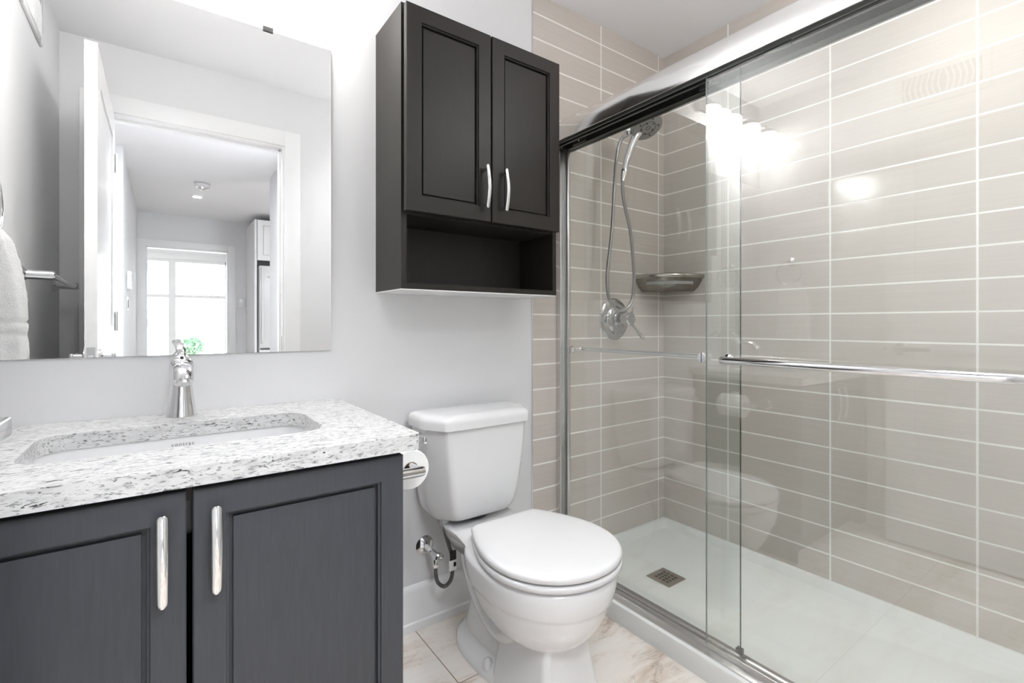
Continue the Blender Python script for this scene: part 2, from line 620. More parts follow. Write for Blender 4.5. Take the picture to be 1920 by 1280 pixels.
def bow_handle(x, y, z0, z1, proj, w_=0.006, th=0.0045, leg=0.012):
    """arched pull standing on two feet, y = door face"""
    pts = []
    K = 18
    rings = []
    for i in range(K + 1):
        t_ = i / K
        z = z0 + (z1 - z0) * 0.5 * (1 - math.cos(PI * t_))
        q = (z - z0) / (z1 - z0)
        out = proj * (0.62 + 0.38 * math.sin(PI * q))
        e = min(1.0, (min(q, 1 - q) * (z1 - z0) + 0.0006) / (w_ * 0.7))          # round tips
        ww = w_ * max(0.05, math.sqrt(max(0.0, 1 - (1 - e) ** 2)))
        rings.append([(x + ww * c, y - out + th * s, z) for c, s in [(math.cos(a), math.sin(a)) for a in [2 * PI * k / 14 for k in range(14)]]])
    bm = loft(rings)
    for zz in (z0 + leg, z1 - leg):
        merge(bm, cyl((x, y + 0.0005, zz), (x, y - proj * 0.75, zz), 0.0042, n=12))
    return bm


# ---------------------------------------------------------------- wall cabinet
cx0, cx1, cz0, cz1, cy = 0.560, 1.1525, 1.1335, 1.963, 1.321
t = thing('wall_cabinet', 'dark espresso two-door wall cabinet above the toilet with an open cubby below', 'cabinet', ((cx0 + cx1) / 2, PWY, cz0))
T = 0.017
shelf_z = 1.352
body = joined(box(cx0, cx0 + T, cy, PWY, cz0, cz1), box(cx1 - T, cx1, cy, PWY, cz0, cz1), box(cx0 + T, cx1 - T, cy, PWY, cz1 - T, cz1),
              box(cx0 + T, cx1 - T, cy, PWY - 0.007, cz0 + 0.001, cz0 + T))
link('body', body, M['wood'], t)
link('back_panel', box(cx0 + T, cx1 - T, PWY - 0.007, PWY, cz0, cz1 - T), M['wood_in'], t)
link('shelf', box(cx0 + T, cx1 - T, cy + 0.004, PWY - 0.007, shelf_z, shelf_z + T), M['wood_in'], t)
o = link('bottom_panel', box(cx0 + 0.0005, cx1 - 0.0005, cy + 0.001, PWY - 0.001, cz0 - 0.003, cz0), M['whitemel'], t)
o['label'] = 'white underside panel'
for xa, xb, hx in ((0.5635, 0.8510, 0.8265), (0.8560, 1.1415, 0.8985)):
    dd = link('door', shaker(xa, xb, 1.356, 1.951, 1.289, th=0.0195, st=0.046, rec=0.010, mold=0.010), M['wood'], t)
    link('handle', bow_handle(hx, 1.289, 1.394, 1.530, 0.030, 0.0062, 0.004), M['nickel'], dd)
    for xq in (xa + 0.02, xb - 0.02):
        for zq in (1.37, 1.935):
            link('bumper', cyl((xq, 1.3085, zq), (xq, 1.3212, zq), 0.004, n=10), M['black'], dd)

# ---------------------------------------------------------------- vanity
vx0, vx1, vy, vz1 = -0.331, 0.4065, 0.965, 0.768
t = thing('vanity_cabinet', 'dark espresso two-door vanity cabinet under the white granite top', 'cabinet', (0.0375, PWY - 0.003, 0))
T = 0.018
body = joined(box(vx0, vx0 + T, vy, PWY - 0.003, 0, vz1), box(vx1 - T, vx1, vy, PWY - 0.003, 0, vz1), box(vx0 + T, vx1 - T, vy, PWY - 0.003, 0.09, 0.108),
              box(vx0 + T, vx1 - T, PWY - 0.008, PWY - 0.003, 0.108, vz1), box(vx0 + T, vx1 - T, vy + 0.05, vy + 0.066, 0, 0.09), box(vx0 + T, vx1 - T, vy, vy + 0.018, vz1 - 0.03, vz1),
              box(LX + 0.003, vx0, vy, vy + 0.02, 0, vz1))
link('body', body, M['wood_in'], t)  # darker than the doors, so the gap between them looks shaded
for xa, xb, hx in ((vx0 + 0.001, 0.0322, 0.0002), (0.0408, vx1 - 0.001, 0.0725)):
    dd = link('door', shaker(xa, xb, 0.112, 0.7595, 0.944, th=0.0205, st=0.047, rec=0.008, mold=0.0115), M['vwood'], t)
    link('handle', bow_handle(hx, 0.944, 0.588, 0.732, 0.026, 0.0082, 0.0042), M['nickel'], dd)

# ---------------------------------------------------------------- granite top with sink cut-out
gx0, gx1, gy0, gy1, gz0, gz1 = LX + 0.002, 0.438, 0.929, PWY - 0.001, 0.7695, 0.802
sx0, sx1, sy0, sy1 = -0.2, 0.292, 1.088, 1.352


def slab(outer, inner, z0, z1):
    bm = bmesh.new()
    loops = []
    for lp in (outer, inner):
        vs = [bm.verts.new((x, y, z1)) for x, y in lp]
        loops.append([bm.edges.new((vs[i], vs[(i + 1) % len(vs)])) for i in range(len(vs))])
    bmesh.ops.triangle_fill(bm, edges=loops[0] + loops[1], use_beauty=True)
    bmesh.ops.recalc_face_normals(bm, faces=bm.faces[:])
    r = bmesh.ops.extrude_face_region(bm, geom=bm.faces[:])
    for v in [e for e in r['geom'] if isinstance(e, bmesh.types.BMVert)]:
        v.co.z = z0
    return bm


inner = rrect(sx0, sx1, sy0, sy1, 0.055, 10)
outer = [(gx0, gy1), (gx0, gy0), (gx1 - 0.012, gy0), (gx1 - 0.0035, gy0 + 0.0035), (gx1, gy0 + 0.012), (gx1, gy1)]
bm = slab(outer, inner, gz0, gz1)
ed = [e for e in bm.edges if len(e.link_faces) == 2 and e.calc_face_angle(0) > 1.2 and all(abs(v.co.z - gz1) < 1e-5 for v in e.verts)]
bmesh.ops.bevel(bm, geom=ed, offset=0.0022, segments=2, affect='EDGES', profile=0.5)
tag(link('countertop', bm, M['granite'], angle=40), 'speckled white granite countertop on the dark vanity', 'countertop')

# ---------------------------------------------------------------- undermount sink
t = thing('sink', 'white rectangular undermount sink set below the granite cut-out', 'sink', (0.046, 1.22, 0.63))
rings = []
for (e, z) in [(0.022, gz0 - 0.0005), (0.022, gz0 - 0.012), (0.016, 0.66), (-0.02, 0.632), (-0.1, 0.627)]:
    rings.append([(x, y, z) for x, y in rrect(sx0 - e, sx1 + e, sy0 - e, sy1 + e, 0.055 if e > -0.05 else 0.03, 10)])
inn = []
for (e, z) in [(0.004, gz0 - 0.0005), (0.004, gz0 - 0.006), (0.0, 0.70), (-0.008, 0.665), (-0.03, 0.648), (-0.1, 0.642)]:
    inn.append([(x, y, z) for x, y in rrect(sx0 - e, sx1 + e, sy0 - e, sy1 + e, 0.055 if e > -0.05 else 0.03, 10)])
bm = loft(rings[::-1] + inn)
link('basin', bm, M['porcelain'], t, angle=60)
link('drain_ring', lathe((0.046, 1.22, 0.6415), (0, 0, 1), [(0, 0.032), (0.002, 0.032), (0.003, 0.026), (0.001, 0.012), (0.001, 0.0)]), M['chrome'], t)


def text_mesh(s, size, origin, right, up, depth=0.0003, name='lettering'):
    cu = bpy.data.curves.new(name, 'FONT')
    cu.body = s
    cu.size = size
    cu.extrude = depth
    cu.space_character = 1.25
    tmp = bpy.data.objects.new('tmp', cu)
    COL.objects.link(tmp)
    dg = bpy.context.evaluated_depsgraph_get()
    me = bpy.data.meshes.new_from_object(tmp.evaluated_get(dg))
    bpy.data.objects.remove(tmp)
    r, u = Vector(right).normalized(), Vector(up).normalized()
    nrm = r.cross(u)
    bm = bmesh.new()
    bm.from_mesh(me)
    bpy.data.meshes.remove(me)
    for v in bm.verts:
        c = v.co.copy()
        v.co = Vector(origin) + r * c.x + u * c.y + nrm * c.z
    return bm


link('lettering', text_mesh('contrac', 0.0115, (0.0175, 1.3548, 0.7490), (1, 0, 0), (0, 0, 1)), M['ink'], t)

# ---------------------------------------------------------------- faucet
fx, fy, fz = 0.0395, 1.438, gz1
t = thing('faucet', 'polished chrome single-lever faucet behind the sink', 'faucet', (fx, fy, fz))


def ell(cx, cy, z, rx, ry, n=32, pw=2.0):
    return [(cx + rx * math.copysign(abs(math.cos(a)) ** (2 / pw), math.cos(a)), cy + ry * math.copysign(abs(math.sin(a)) ** (2 / pw), math.sin(a)), z) for a in [2 * PI * k / n for k in range(n)]]


secs = cat([(0.0, 0.0315, 0.029), (0.004, 0.032, 0.0295), (0.012, 0.031, 0.0285), (0.04, 0.0265, 0.025), (0.075, 0.0225, 0.023), (0.10, 0.0215, 0.023), (0.118, 0.0245, 0.0245), (0.132, 0.0245, 0.0245), (0.142, 0.020, 0.020), (0.148, 0.010, 0.010)], 4)
link('body', loft([ell(fx, fy, fz + z, a, b_) for z, a, b_ in secs], cap=True), M['chrome'], t, angle=60)
sp = spline([(fx, fy - 0.004, fz + 0.108), (fx, fy - 0.04, fz + 0.119), (fx, fy - 0.075, fz + 0.117), (fx, fy - 0.100, fz + 0.108), (fx, fy - 0.110, fz + 0.096)], 7)
nsp = len(sp)
link('spout', tube(sp, [0.0195 + 0.0015 * math.sin(PI * i / (nsp - 1)) for i in range(nsp)], 28), M['chrome'], t)
link('aerator', cyl((fx, fy - 0.109, fz + 0.098), (fx, fy - 0.1125, fz + 0.0915), 0.0125, n=24), M['satin'], t)
link('handle_cap', lathe((fx, fy, fz + 0.142), (0, 0.08, 1), [(0, 0.0175), (0.004, 0.017), (0.009, 0.012), (0.014, 0.0085), (0.018, 0.0085), (0.02, 0.0)]), M['chrome'], t)
lv = tube(spline([(fx, fy + 0.000, fz + 0.156), (fx - 0.001, fy + 0.006, fz + 0.166), (fx - 0.003, fy + 0.018, fz + 0.174), (fx - 0.006, fy + 0.042, fz + 0.182)], 6), [0.0085 + 0.0045 * (i / 18) for i in range(19)], 16, flat=0.55)
link('lever', lv, M['chrome'], t)
link('indicator', lathe((fx, fy - 0.0165, fz + 0.147), (0, -1, 0.5), [(0, 0.0042), (0.0016, 0.0038), (0.002, 0.0)], 16), M['black'], t)

# ---------------------------------------------------------------- toilet
TX = 0.872
t = thing('toilet', 'white two-piece toilet with closed lid beside the vanity', 'toilet', (TX, 1.2, 0))


def egg(z, hw, yf, yb, ym, nf=2.1, nb=2.6, n=56, cx=TX):
    pts = []
    for k in range(n):
        a = 2 * PI * k / n
        c, s = math.cos(a), math.sin(a)
        if s < 0:
            x = hw * math.copysign(abs(c) ** (2 / nf), c)
            y = ym - (ym - yf) * abs(s) ** (2 / nf)
        else:
            x = hw * math.copysign(abs(c) ** (2 / nb), c)
            y = ym + (yb - ym) * abs(s) ** (2 / nb)
        pts.append((cx + x, y, z))
    return pts


# basin of the bowl, bulging over a boxy pedestal
S = cat([(0.165, 0.070, 0.985, 1.20, 1.07), (0.180, 0.108, 0.938, 1.22, 1.07), (0.205, 0.134, 0.905, 1.24, 1.07), (0.240, 0.156, 0.880, 1.255, 1.07), (0.275, 0.169, 0.864, 1.27, 1.07), (0.298, 0.175, 0.856, 1.28, 1.07),
         (0.312, 0.182, 0.847, 1.29, 1.07), (0.340, 0.187, 0.841, 1.30, 1.07), (0.362, 0.188, 0.840, 1.30, 1.07), (0.3725, 0.185, 0.843, 1.30, 1.07), (0.3775, 0.176, 0.852, 1.295, 1.07)], 3)
bowl = loft([egg(*s) for s in S])
# deck carrying the tank
dk = []
for z, e in ((0.30, 0.03), (0.335, 0.012), (0.36, 0.003), (0.374, 0.0), (0.3795, 0.006)):
    ring = []
    for (x, y) in [(-0.178 + e, 1.10), (-0.165 + e, 1.18), (-0.142 + e, 1.25), (-0.130 + e, 1.32), (-0.128 + e, 1.40), (-0.122 + e, 1.465 - e), (-0.09, 1.485 - e)]:
        ring.append((TX + x, y, z))
    ring = ring + [(2 * TX - x, y, z) for x, y, z in ring[::-1]]
    dk.append(ring)
merge(bowl, loft(dk))
# pedestal
ped = []
for z, hw, yf, yb in cat([(0.0, 0.108, 0.925, 1.17), (0.012, 0.107, 0.926, 1.17), (0.08, 0.094, 0.934, 1.165), (0.16, 0.083, 0.945, 1.16), (0.23, 0.082, 0.952, 1.17), (0.30, 0.10, 0.955, 1.2)], 4):
    ped.append([(TX + x, y, z) for x, y in rrect(-hw, hw, yf, yb, 0.022, 6)])
merge(bowl, loft(ped))
# trapway column and foot flange
col = [egg(*s) for s in cat([(0.0, 0.086, 1.05, 1.43, 1.25), (0.05, 0.078, 1.05, 1.42, 1.25), (0.12, 0.070, 1.06, 1.40, 1.25), (0.20, 0.074, 1.08, 1.40, 1.25), (0.27, 0.092, 1.08, 1.43, 1.25), (0.34, 0.112, 1.06, 1.46, 1.25)], 4)]
merge(bowl, loft(col))
fl = [egg(*s) for s in [(0.0, 0.118, 1.05, 1.445, 1.25, 2.4, 2.4), (0.012, 0.118, 1.05, 1.445, 1.25, 2.4, 2.4), (0.026, 0.112, 1.05, 1.44, 1.25, 2.4, 2.4), (0.036, 0.098, 1.06, 1.43, 1.25, 2.4, 2.4), (0.05, 0.08, 1.06, 1.42, 1.25, 2.4, 2.4)]]
merge(bowl, loft(fl))
# bulging trapway pipe on each side
for s in (-1, 1):
    tp = spline([(TX + s * 0.05, 1.03, 0.24), (TX + s * 0.062, 1.10, 0.17), (TX + s * 0.062, 1.17, 0.135), (TX + s * 0.062, 1.26, 0.17), (TX + s * 0.062, 1.33, 0.25), (TX + s * 0.06, 1.36, 0.31)], 7)
    merge(bowl, tube(tp, 0.034, 18))
bw = link('bowl', bowl, M['porcelain'], t, angle=50)
for s in (-1, 1):
    link('bolt_cap', lathe((TX + s * 0.098, 1.19, 0.026), (0, 0, 1), [(0, 0.0155), (0.010, 0.0155), (0.020, 0.012), (0.026, 0.006), (0.0275, 0.0)], 24), M['plastic'], bw)
# seat ring and lid: round front, sides drawing in to a straight back edge
def seat_ring(z, inset, hw=0.194, yf=0.836, yb=1.258, ym=1.035, bw=0.128):
    hw, yf, yb, bw = hw - inset, yf + inset, yb - inset, bw - inset
    right = []
    for k in range(29):                                   # front half, tip to widest point
        a = PI / 2 * k / 28
        right.append((hw * math.sin(a) ** (2 / 2.08), ym - (ym - yf) * math.cos(a) ** (2 / 2.08)))
    p0, p1, p2 = (hw, ym), (hw, ym + 0.085), (bw + 0.004, yb - 0.022)
    for k in range(1, 17):
        u = k / 16
        right.append(tuple(a_ * (1 - u) ** 2 + 2 * b_ * u * (1 - u) + c_ * u * u for a_, b_, c_ in zip(p0, p1, p2)))
    p0, p1, p2 = p2, (bw - 0.002, yb), (bw - 0.026, yb)
    for k in range(1, 7):
        u = k / 6
        right.append(tuple(a_ * (1 - u) ** 2 + 2 * b_ * u * (1 - u) + c_ * u * u for a_, b_, c_ in zip(p0, p1, p2)))
    pts = right + [(-x, y) for x, y in right[:0:-1]]
    return [(TX + 0.006 + x, y, z) for x, y in pts]


link('seat', loft([seat_ring(z, i_) for z, i_ in ((0.3805, 0.010), (0.3825, 0.003), (0.386, 0.0), (0.394, 0.0), (0.398, 0.002), (0.4, 0.009))]), M['plastic'], t, angle=60)
link('seat_lid', loft([seat_ring(z, i_) for z, i_ in ((0.4035, 0.012), (0.4045, 0.004), (0.407, 0.001), (0.4150, 0.0), (0.4200, 0.002), (0.4235, 0.007), (0.4250, 0.015), (0.4257, 0.03), (0.4260, 0.08))]), M['plastic'], t, angle=60)
for s in (-1, 1):
    link('hinge', cyl((TX + s * 0.07 - 0.022, 1.268, 0.397), (TX + s * 0.07 + 0.022, 1.268, 0.397), 0.0115, n=16, bev=0.003), M['plastic'], t)


# tank with chamfered front corners
def tank_ring(z, hw, yf, yb=1.498, ch=0.048, cy_=0.085, r=6, cx=0.862):
    raw = [(-hw, yb), (-hw, yf + cy_), (-hw + ch, yf), (hw - ch, yf), (hw, yf + cy_), (hw, yb)]
    pts = []
    N = len(raw)
    rad = 0.018
    for i, p in enumerate(raw):
        p = Vector(p)
        a = Vector(raw[i - 1])
        c = Vector(raw[(i + 1) % N])
        d1, d2 = (a - p).normalized(), (c - p).normalized()
        for k in range(r + 1):
            u = k / r
            q = (p + d1 * rad) * (1 - u) ** 2 + p * 2 * u * (1 - u) + (p + d2 * rad) * u ** 2
            pts.append((cx + q.x, q.y, z))
    return pts


secs = cat([(0.397, 0.132, 1.360, 0.05, 0.05), (0.402, 0.146, 1.350, 0.05, 0.055), (0.425, 0.162, 1.337, 0.05, 0.07), (0.47, 0.174, 1.330, 0.05, 0.08), (0.58, 0.188, 1.322, 0.048, 0.085), (0.702, 0.196, 1.318, 0.046, 0.085)], 4)
link('tank', loft([tank_ring(z, hw, yf, 1.495, ch, c_) for z, hw, yf, ch, c_ in secs]), M['porcelain'], t, angle=40)
secs = [(0.699, 0.203, 1.311), (0.7005, 0.206, 1.308), (0.722, 0.207, 1.307), (0.732, 0.205, 1.309), (0.739, 0.199, 1.314), (0.7425, 0.190, 1.322), (0.7445, 0.172, 1.338)]
link('tank_lid', loft([tank_ring(z, hw, yf, 1.500 - (0.206 - hw) * 0.5) for z, hw, yf in secs]), M['porcelain'], t, angle=50)
link('gasket', cyl((0.862, 1.42, 0.384), (0.862, 1.42, 0.40), 0.05, n=24), M['black'], t)
link('flush_lever', joined(cyl((0.672, 1.425, 0.679), (0.643, 1.40, 0.679), 0.008, n=16), box(0.638, 0.650, 1.335, 1.41, 0.668, 0.690, 0.003)), M['chrome'], t)

# shut-off valve on the wall
vx, vz = 0.732, 0.271
t = thing('shutoff_valve', 'chrome shut-off valve on the wall beside the toilet', 'valve', (vx, PWY, vz))
link('escutcheon', lathe((vx, PWY, vz), (0, -1, 0), [(0, 0.033), (0.003, 0.033), (0.008, 0.029), (0.013, 0.018), (0.016, 0.010)]), M['chrome'], t)
link('stub_pipe', cyl((vx, PWY, vz), (vx, 1.462, vz - 0.002), 0.0085, n=20), M['plastic'], t)
link('valve_body', joined(cyl((vx, 1.468, vz - 0.002), (vx, 1.425, vz - 0.002), 0.0105, n=20, bev=0.002), cyl((vx, 1.442, vz - 0.002), (vx, 1.442, vz - 0.032), 0.008, n=16)), M['chrome'], t)
link('valve_handle', lathe((vx, 1.428, vz - 0.002), (0, -1, 0), [(0, 0.012), (0.002, 0.0145), (0.014, 0.0145), (0.017, 0.011), (0.0172, 0.004), (0.015, 0.0)], 24), M['chrome'], t)
# braided supply hose
t = thing('supply_hose', 'dark braided supply hose looping from valve to toilet tank', 'hose', (vx, 1.442, 0.19))
hp = spline([(vx, 1.442, 0.232), (vx, 1.440, 0.205), (vx + 0.006, 1.436, 0.178), (vx + 0.026, 1.430, 0.162), (vx + 0.047, 1.425, 0.178), (vx + 0.053, 1.422, 0.215), (vx + 0.048, 1.420, 0.262), (vx + 0.036, 1.420, 0.305), (vx + 0.024, 1.420, 0.345), (vx + 0.021, 1.420, 0.378)], 8)
hs = link('hose', tube(hp, 0.0062, 14), M['hose'], t)
link('nut', joined(lathe((vx, 1.442, 0.226), (0, 0, 1), [(0, 0.0075), (0.002, 0.0095), (0.012, 0.0095), (0.014, 0.0075)], 6)), M['chrome'], t)
link('coupling_nut', lathe((vx + 0.021, 1.42, 0.374), (0, 0, 1), [(0, 0.012), (0.003, 0.015), (0.018, 0.016), (0.0235, 0.013)], 8), M['plastic'], t)
tg = link('tag', joined(box(vx + 0.034, vx + 0.062, 1.4105, 1.4135, 0.215, 0.250, 0.0008)), M['paper'], t)
tg['label'] = 'white printed tag'
link('tag_print', joined(box(vx + 0.0365, vx + 0.0595, 1.4098, 1.4106, 0.250, 0.282), box(vx + 0.050, vx + 0.0595, 1.4098, 1.4106, 0.228, 0.242)), M['black'], tg)

# ---------------------------------------------------------------- toilet paper on the vanity's side
px, pz = 0.4065, 0.672
RO = 0.102
t = thing('paper_holder', 'chrome toilet paper holder on the side of the vanity', 'paper holder', (px, 1.08, pz))
link('post', joined(lathe((px, 1.085, pz), (1, 0, 0), [(0, 0.026), (0.005, 0.026), (0.011, 0.016), (0.016, 0.0125), (RO + 0.004, 0.0125), (RO + 0.011, 0.0105), (RO + 0.0125, 0.0)])), M['chrome'], t)
link('rod', cyl((px + RO, 1.085, pz), (px + RO, 1.262, pz), 0.0098, n=20), M['chrome'], t)
link('end_cap', lathe((px + RO, 1.258, pz), (0, 1, 0), [(0, 0.0098), (0.002, 0.013), (0.008, 0.013), (0.010, 0.0)], 20), M['chrome'], t)
t = thing('toilet_roll', 'white toilet paper roll on the chrome holder', 'toilet paper', (px + RO, 1.19, pz))
rc = (px + RO, 0, pz - 0.0092)
R0, R1 = 0.050, 0.0205


def ringY(y, r, n=48):
    return [(rc[0] + r * math.cos(a), y, rc[2] + r * math.sin(a)) for a in [2 * PI * k / n for k in range(n)]]


link('paper', loft([ringY(1.137, R1), ringY(1.137, R0 - 0.002), ringY(1.139, R0), ringY(1.241, R0), ringY(1.243, R0 - 0.002), ringY(1.243, R1), ringY(1.137, R1)], cap=False), M['paper'], t)
link('core', loft([ringY(1.1365, R1 - 0.0015), ringY(1.1365, R1), ringY(1.2435, R1), ringY(1.2435, R1 - 0.0015), ringY(1.1365, R1 - 0.0015)], cap=False), M['card'], t)

# ---------------------------------------------------------------- shower tray
t = thing('shower_tray', 'white low shower tray with a square drain', 'shower tray', (1.655, 0.785, 0))
X0, X1, Y0, Y1 = 1.271, RX - 0.0005, FY + 0.0005, BY - 0.0005


def rr3(xa, xb, ya, yb, z, r):
    return [(x, y, z) for x, y in rrect(xa, xb, ya, yb, r, 6)]


rings = [rr3(X0, X1, Y0, Y1, 0.0, 0.001), rr3(X0, X1, Y0, Y1, 0.058, 0.001), rr3(X0 + 0.002, X1, Y0, Y1, 0.063, 0.001), rr3(X0 + 0.007, X1, Y0, Y1, 0.0655, 0.001),
         rr3(X0 + 0.106, X1 - 0.018, Y0 + 0.018, Y1 - 0.018, 0.0655, 0.015), rr3(X0 + 0.109, X1 - 0.022, Y0 + 0.022, Y1 - 0.022, 0.063, 0.015),
         rr3(X0 + 0.120, X1 - 0.034, Y0 + 0.034, Y1 - 0.034, 0.035, 0.02), rr3(X0 + 0.128, X1 - 0.042, Y0 + 0.042, Y1 - 0.042, 0.031, 0.02), rr3(1.55, 1.68, 1.13, 1.26, 0.027, 0.01)]
tr = link('pan', loft(rings), M['tray'], t, angle=40)
# drain cover with a 4 x 4 grid of holes
ddx, ddy, dz = 1.615, 1.193, 0.0275
DW = 0.0535
cov = bmesh.new()
holes = 4
pit = 0.0175
hs_ = 0.0052
xs = [-DW]
for i in range(holes):
    c = (i - 1.5) * pit
    xs += [c - hs_, c + hs_]
xs.append(DW)
grid = {}
for i, a in enumerate(xs):
    for j, b_ in enumerate(xs):
        grid[i, j] = cov.verts.new((ddx + a, ddy + b_, dz + 0.003))
for i in range(len(xs) - 1):
    for j in range(len(xs) - 1):
        if i % 2 == 1 and j % 2 == 1:
            continue
        cov.faces.new((grid[i, j], grid[i + 1, j], grid[i + 1, j + 1], grid[i, j + 1]))
r = bmesh.ops.extrude_face_region(cov, geom=cov.faces[:])
for v in [e for e in r['geom'] if isinstance(e, bmesh.types.BMVert)]:
    v.co.z -= 0.003
dr = link('drain_cover', cov, M['bronze'], t)
link('drain_well', box(ddx - 0.045, ddx + 0.045, ddy - 0.045, ddy + 0.045, dz - 0.0004, dz + 0.0006), M['black'], dr)

# ---------------------------------------------------------------- shower enclosure frame
t = thing('shower_enclosure', 'chrome shower door frame with a wide bowed header', 'shower enclosure', (1.33, 0.785, 0.065))
prof = cat([(1.352, 1.863), (1.332, 1.861), (1.309, 1.852), (1.294, 1.838), (1.2855, 1.818), (1.2825, 1.795), (1.2822, 1.776), (1.2830, 1.763)], 4)
prof = prof + [(1.297, 1.763), (1.297, 1.790), (1.352, 1.800)]
hd = []
for (y, k) in ((FY + 0.002, 0.0), (1.513, 0.0), (1.518, 0.03), (BY - 0.0005, 0.1)):
    hd.append([(x + (1.352 - x) * k, y, z) for x, z in prof])
link('header', loft(hd), M['header'], t, angle=30)
tk = joined(box(1.297, 1.389, FY + 0.002, BY - 0.002, 1.790, 1.797), box(1.297, 1.2995, FY + 0.002, BY - 0.002, 1.757, 1.79), box(1.3175, 1.3255, FY + 0.002, BY - 0.002, 1.757, 1.79),
            box(1.360, 1.3655, FY + 0.002, BY - 0.002, 1.752, 1.79), box(1.3655, 1.385, FY + 0.002, BY - 0.002, 1.752, 1.757), box(1.385, 1.389, FY + 0.002, BY - 0.002, 1.748, 1.79))
link('upper_track', tk, M['darkrail'], t)
link('track_lip', joined(box(1.2995, 1.301, FY + 0.002, BY - 0.002, 1.7565, 1.759), box(1.3255, 1.327, FY + 0.002, BY - 0.002, 1.7565, 1.759), box(1.3835, 1.3852, FY + 0.002, BY - 0.002, 1.7475, 1.752)), M['alum'], t)
link('wall_jamb', joined(box(1.328, 1.3345, 1.4955, BY - 0.0005, 0.07, 1.757, 0.001), box(1.3345, 1.356, 1.508, BY - 0.0005, 0.07, 1.757), box(1.356, 1.374, 1.482, BY - 0.0005, 0.07, 1.757, 0.004)), M['alum'], t)
bt = [(1.284, 0.0657), (1.2845, 0.069), (1.3085, 0.0735), (1.311, 0.0835), (1.314, 0.0835), (1.3155, 0.073), (1.331, 0.073), (1.332, 0.0795), (1.335, 0.0795), (1.336, 0.073), (1.355, 0.073), (1.3565, 0.080), (1.3595, 0.080), (1.361, 0.0657)]
link('bottom_track', prism(bt, 'Y', FY + 0.002, BY - 0.002), M['alum'], t)
link('screw', lathe((1.2955, 0.7628, 0.0709), (-0.17, 0, 1), [(0, 0.0042), (0.0012, 0.0038), (0.0016, 0.002), (0.0006, 0.0)], 16), M['chrome'], t)


def bar_on_glass(gx, side, ya, yb, z, so=0.05, r=0.0098):
    """towel bar standing off the glass; side -1 = towards the room"""
    s = side
    x = gx + s * so
    pts = [(gx + s * 0.003, ya, z), (gx + s * (so - 0.016), ya, z), (gx + s * (so - 0.005), ya + math.copysign(0.005, yb - ya), z), (x, ya + math.copysign(0.016, yb - ya), z)]
    pts2 = [(x, yb - math.copysign(0.016, yb - ya), z), (gx + s * (so - 0.005), yb - math.copysign(0.005, yb - ya), z), (gx + s * (so - 0.016), yb, z), (gx + s * 0.003, yb, z)]
    return tube(pts + pts2, r, 20)


def knob(gx, s, y, z, r=0.0155):
    return lathe((gx, y, z), (s, 0, 0), [(0, r), (0.010, r), (0.0115, r - 0.0015), (0.0118, 0.0)], 28)


def slot(gx, s, y, z, r=0.0155):
    xa = gx + s * 0.0116
    return box(min(xa, xa + s * 0.0006), max(xa, xa + s * 0.0006), y - 0.0011, y + 0.0011, z - r * 0.9, z + r * 0.9)


# inner (left) sliding panel
t = thing('shower_door', 'inner sliding glass shower panel next to the toilet, with its slim bar on the shower side', 'shower door', (1.349, 1.11, 0.08))
GY0, GY1 = 0.742, 1.507
link('glass_pane', box(1.346, 1.352, GY0 + 0.0006, GY1, 0.0835, 1.765), M['glass'], t)
link('glass_edge', box(1.3461, 1.3519, GY0 - 0.0004, GY0 + 0.0006, 0.0835, 1.765), M['glassedge'], t)
bar = link('towel_bar', bar_on_glass(1.352, 1, 1.445, 0.858, 0.928, 0.045, 0.0085), M['satin'], t)
for y in (1.445, 0.858):
    kb = link('knob', joined(knob(1.346, -1, y, 0.928)), M['satin'], bar)
    link('slot', slot(1.346, -1, y, 0.928), M['ink'], bar)
for y in (1.40, 0.835):
    hg = link('hanger', joined(box(1.3385, 1.3455, y - 0.035, y + 0.035, 1.748, 1.775, 0.001)), M['darkrail'], t)
    link('hanger_screw', lathe((1.3385, y, 1.760), (-1, 0, 0), [(0, 0.005), (0.002, 0.004), (0.0022, 0)], 16), M['satin'], hg)
link('bottom_guide', joined(box(1.3425, 1.3455, GY0 - 0.004, GY0 + 0.012, 0.081, 0.098, 0.0008), box(1.3525, 1.3555, GY0 - 0.004, GY0 + 0.012, 0.081, 0.098, 0.0008), box(1.3425, 1.3555, GY0 - 0.007, GY0 - 0.003, 0.081, 0.098, 0.0008)), M['darkrail'], t)
# outer (right) sliding panel
t = thing('shower_door', 'outer sliding glass shower panel on the room side, with a long round bar facing the room', 'shower door', (1.305, 0.44, 0.08))
GY0, GY1 = FY + 0.01, 0.822
link('glass_pane', box(1.302, 1.308, GY0, GY1 - 0.0006, 0.0845, 1.768), M['glass'], t)
link('glass_edge', box(1.3021, 1.3079, GY1 - 0.0006, GY1 + 0.0004, 0.0845, 1.768), M['glassedge2'], t)
bar = link('towel_bar', bar_on_glass(1.302, -1, 0.748, 0.112, 0.930, 0.052, 0.0098), M['chrome'], t)
for y in (0.748, 0.112):
    link('flange', joined(lathe((1.302, y, 0.930), (-1, 0, 0), [(0, 0.0155), (0.006, 0.0155), (0.009, 0.011), (0.0095, 0.0)], 24)), M['chrome'], bar)
for y in (0.62, 0.13):
    hg = link('hanger', joined(box(1.3085, 1.3155, y - 0.035, y + 0.035, 1.748, 1.775, 0.001)), M['darkrail'], t)

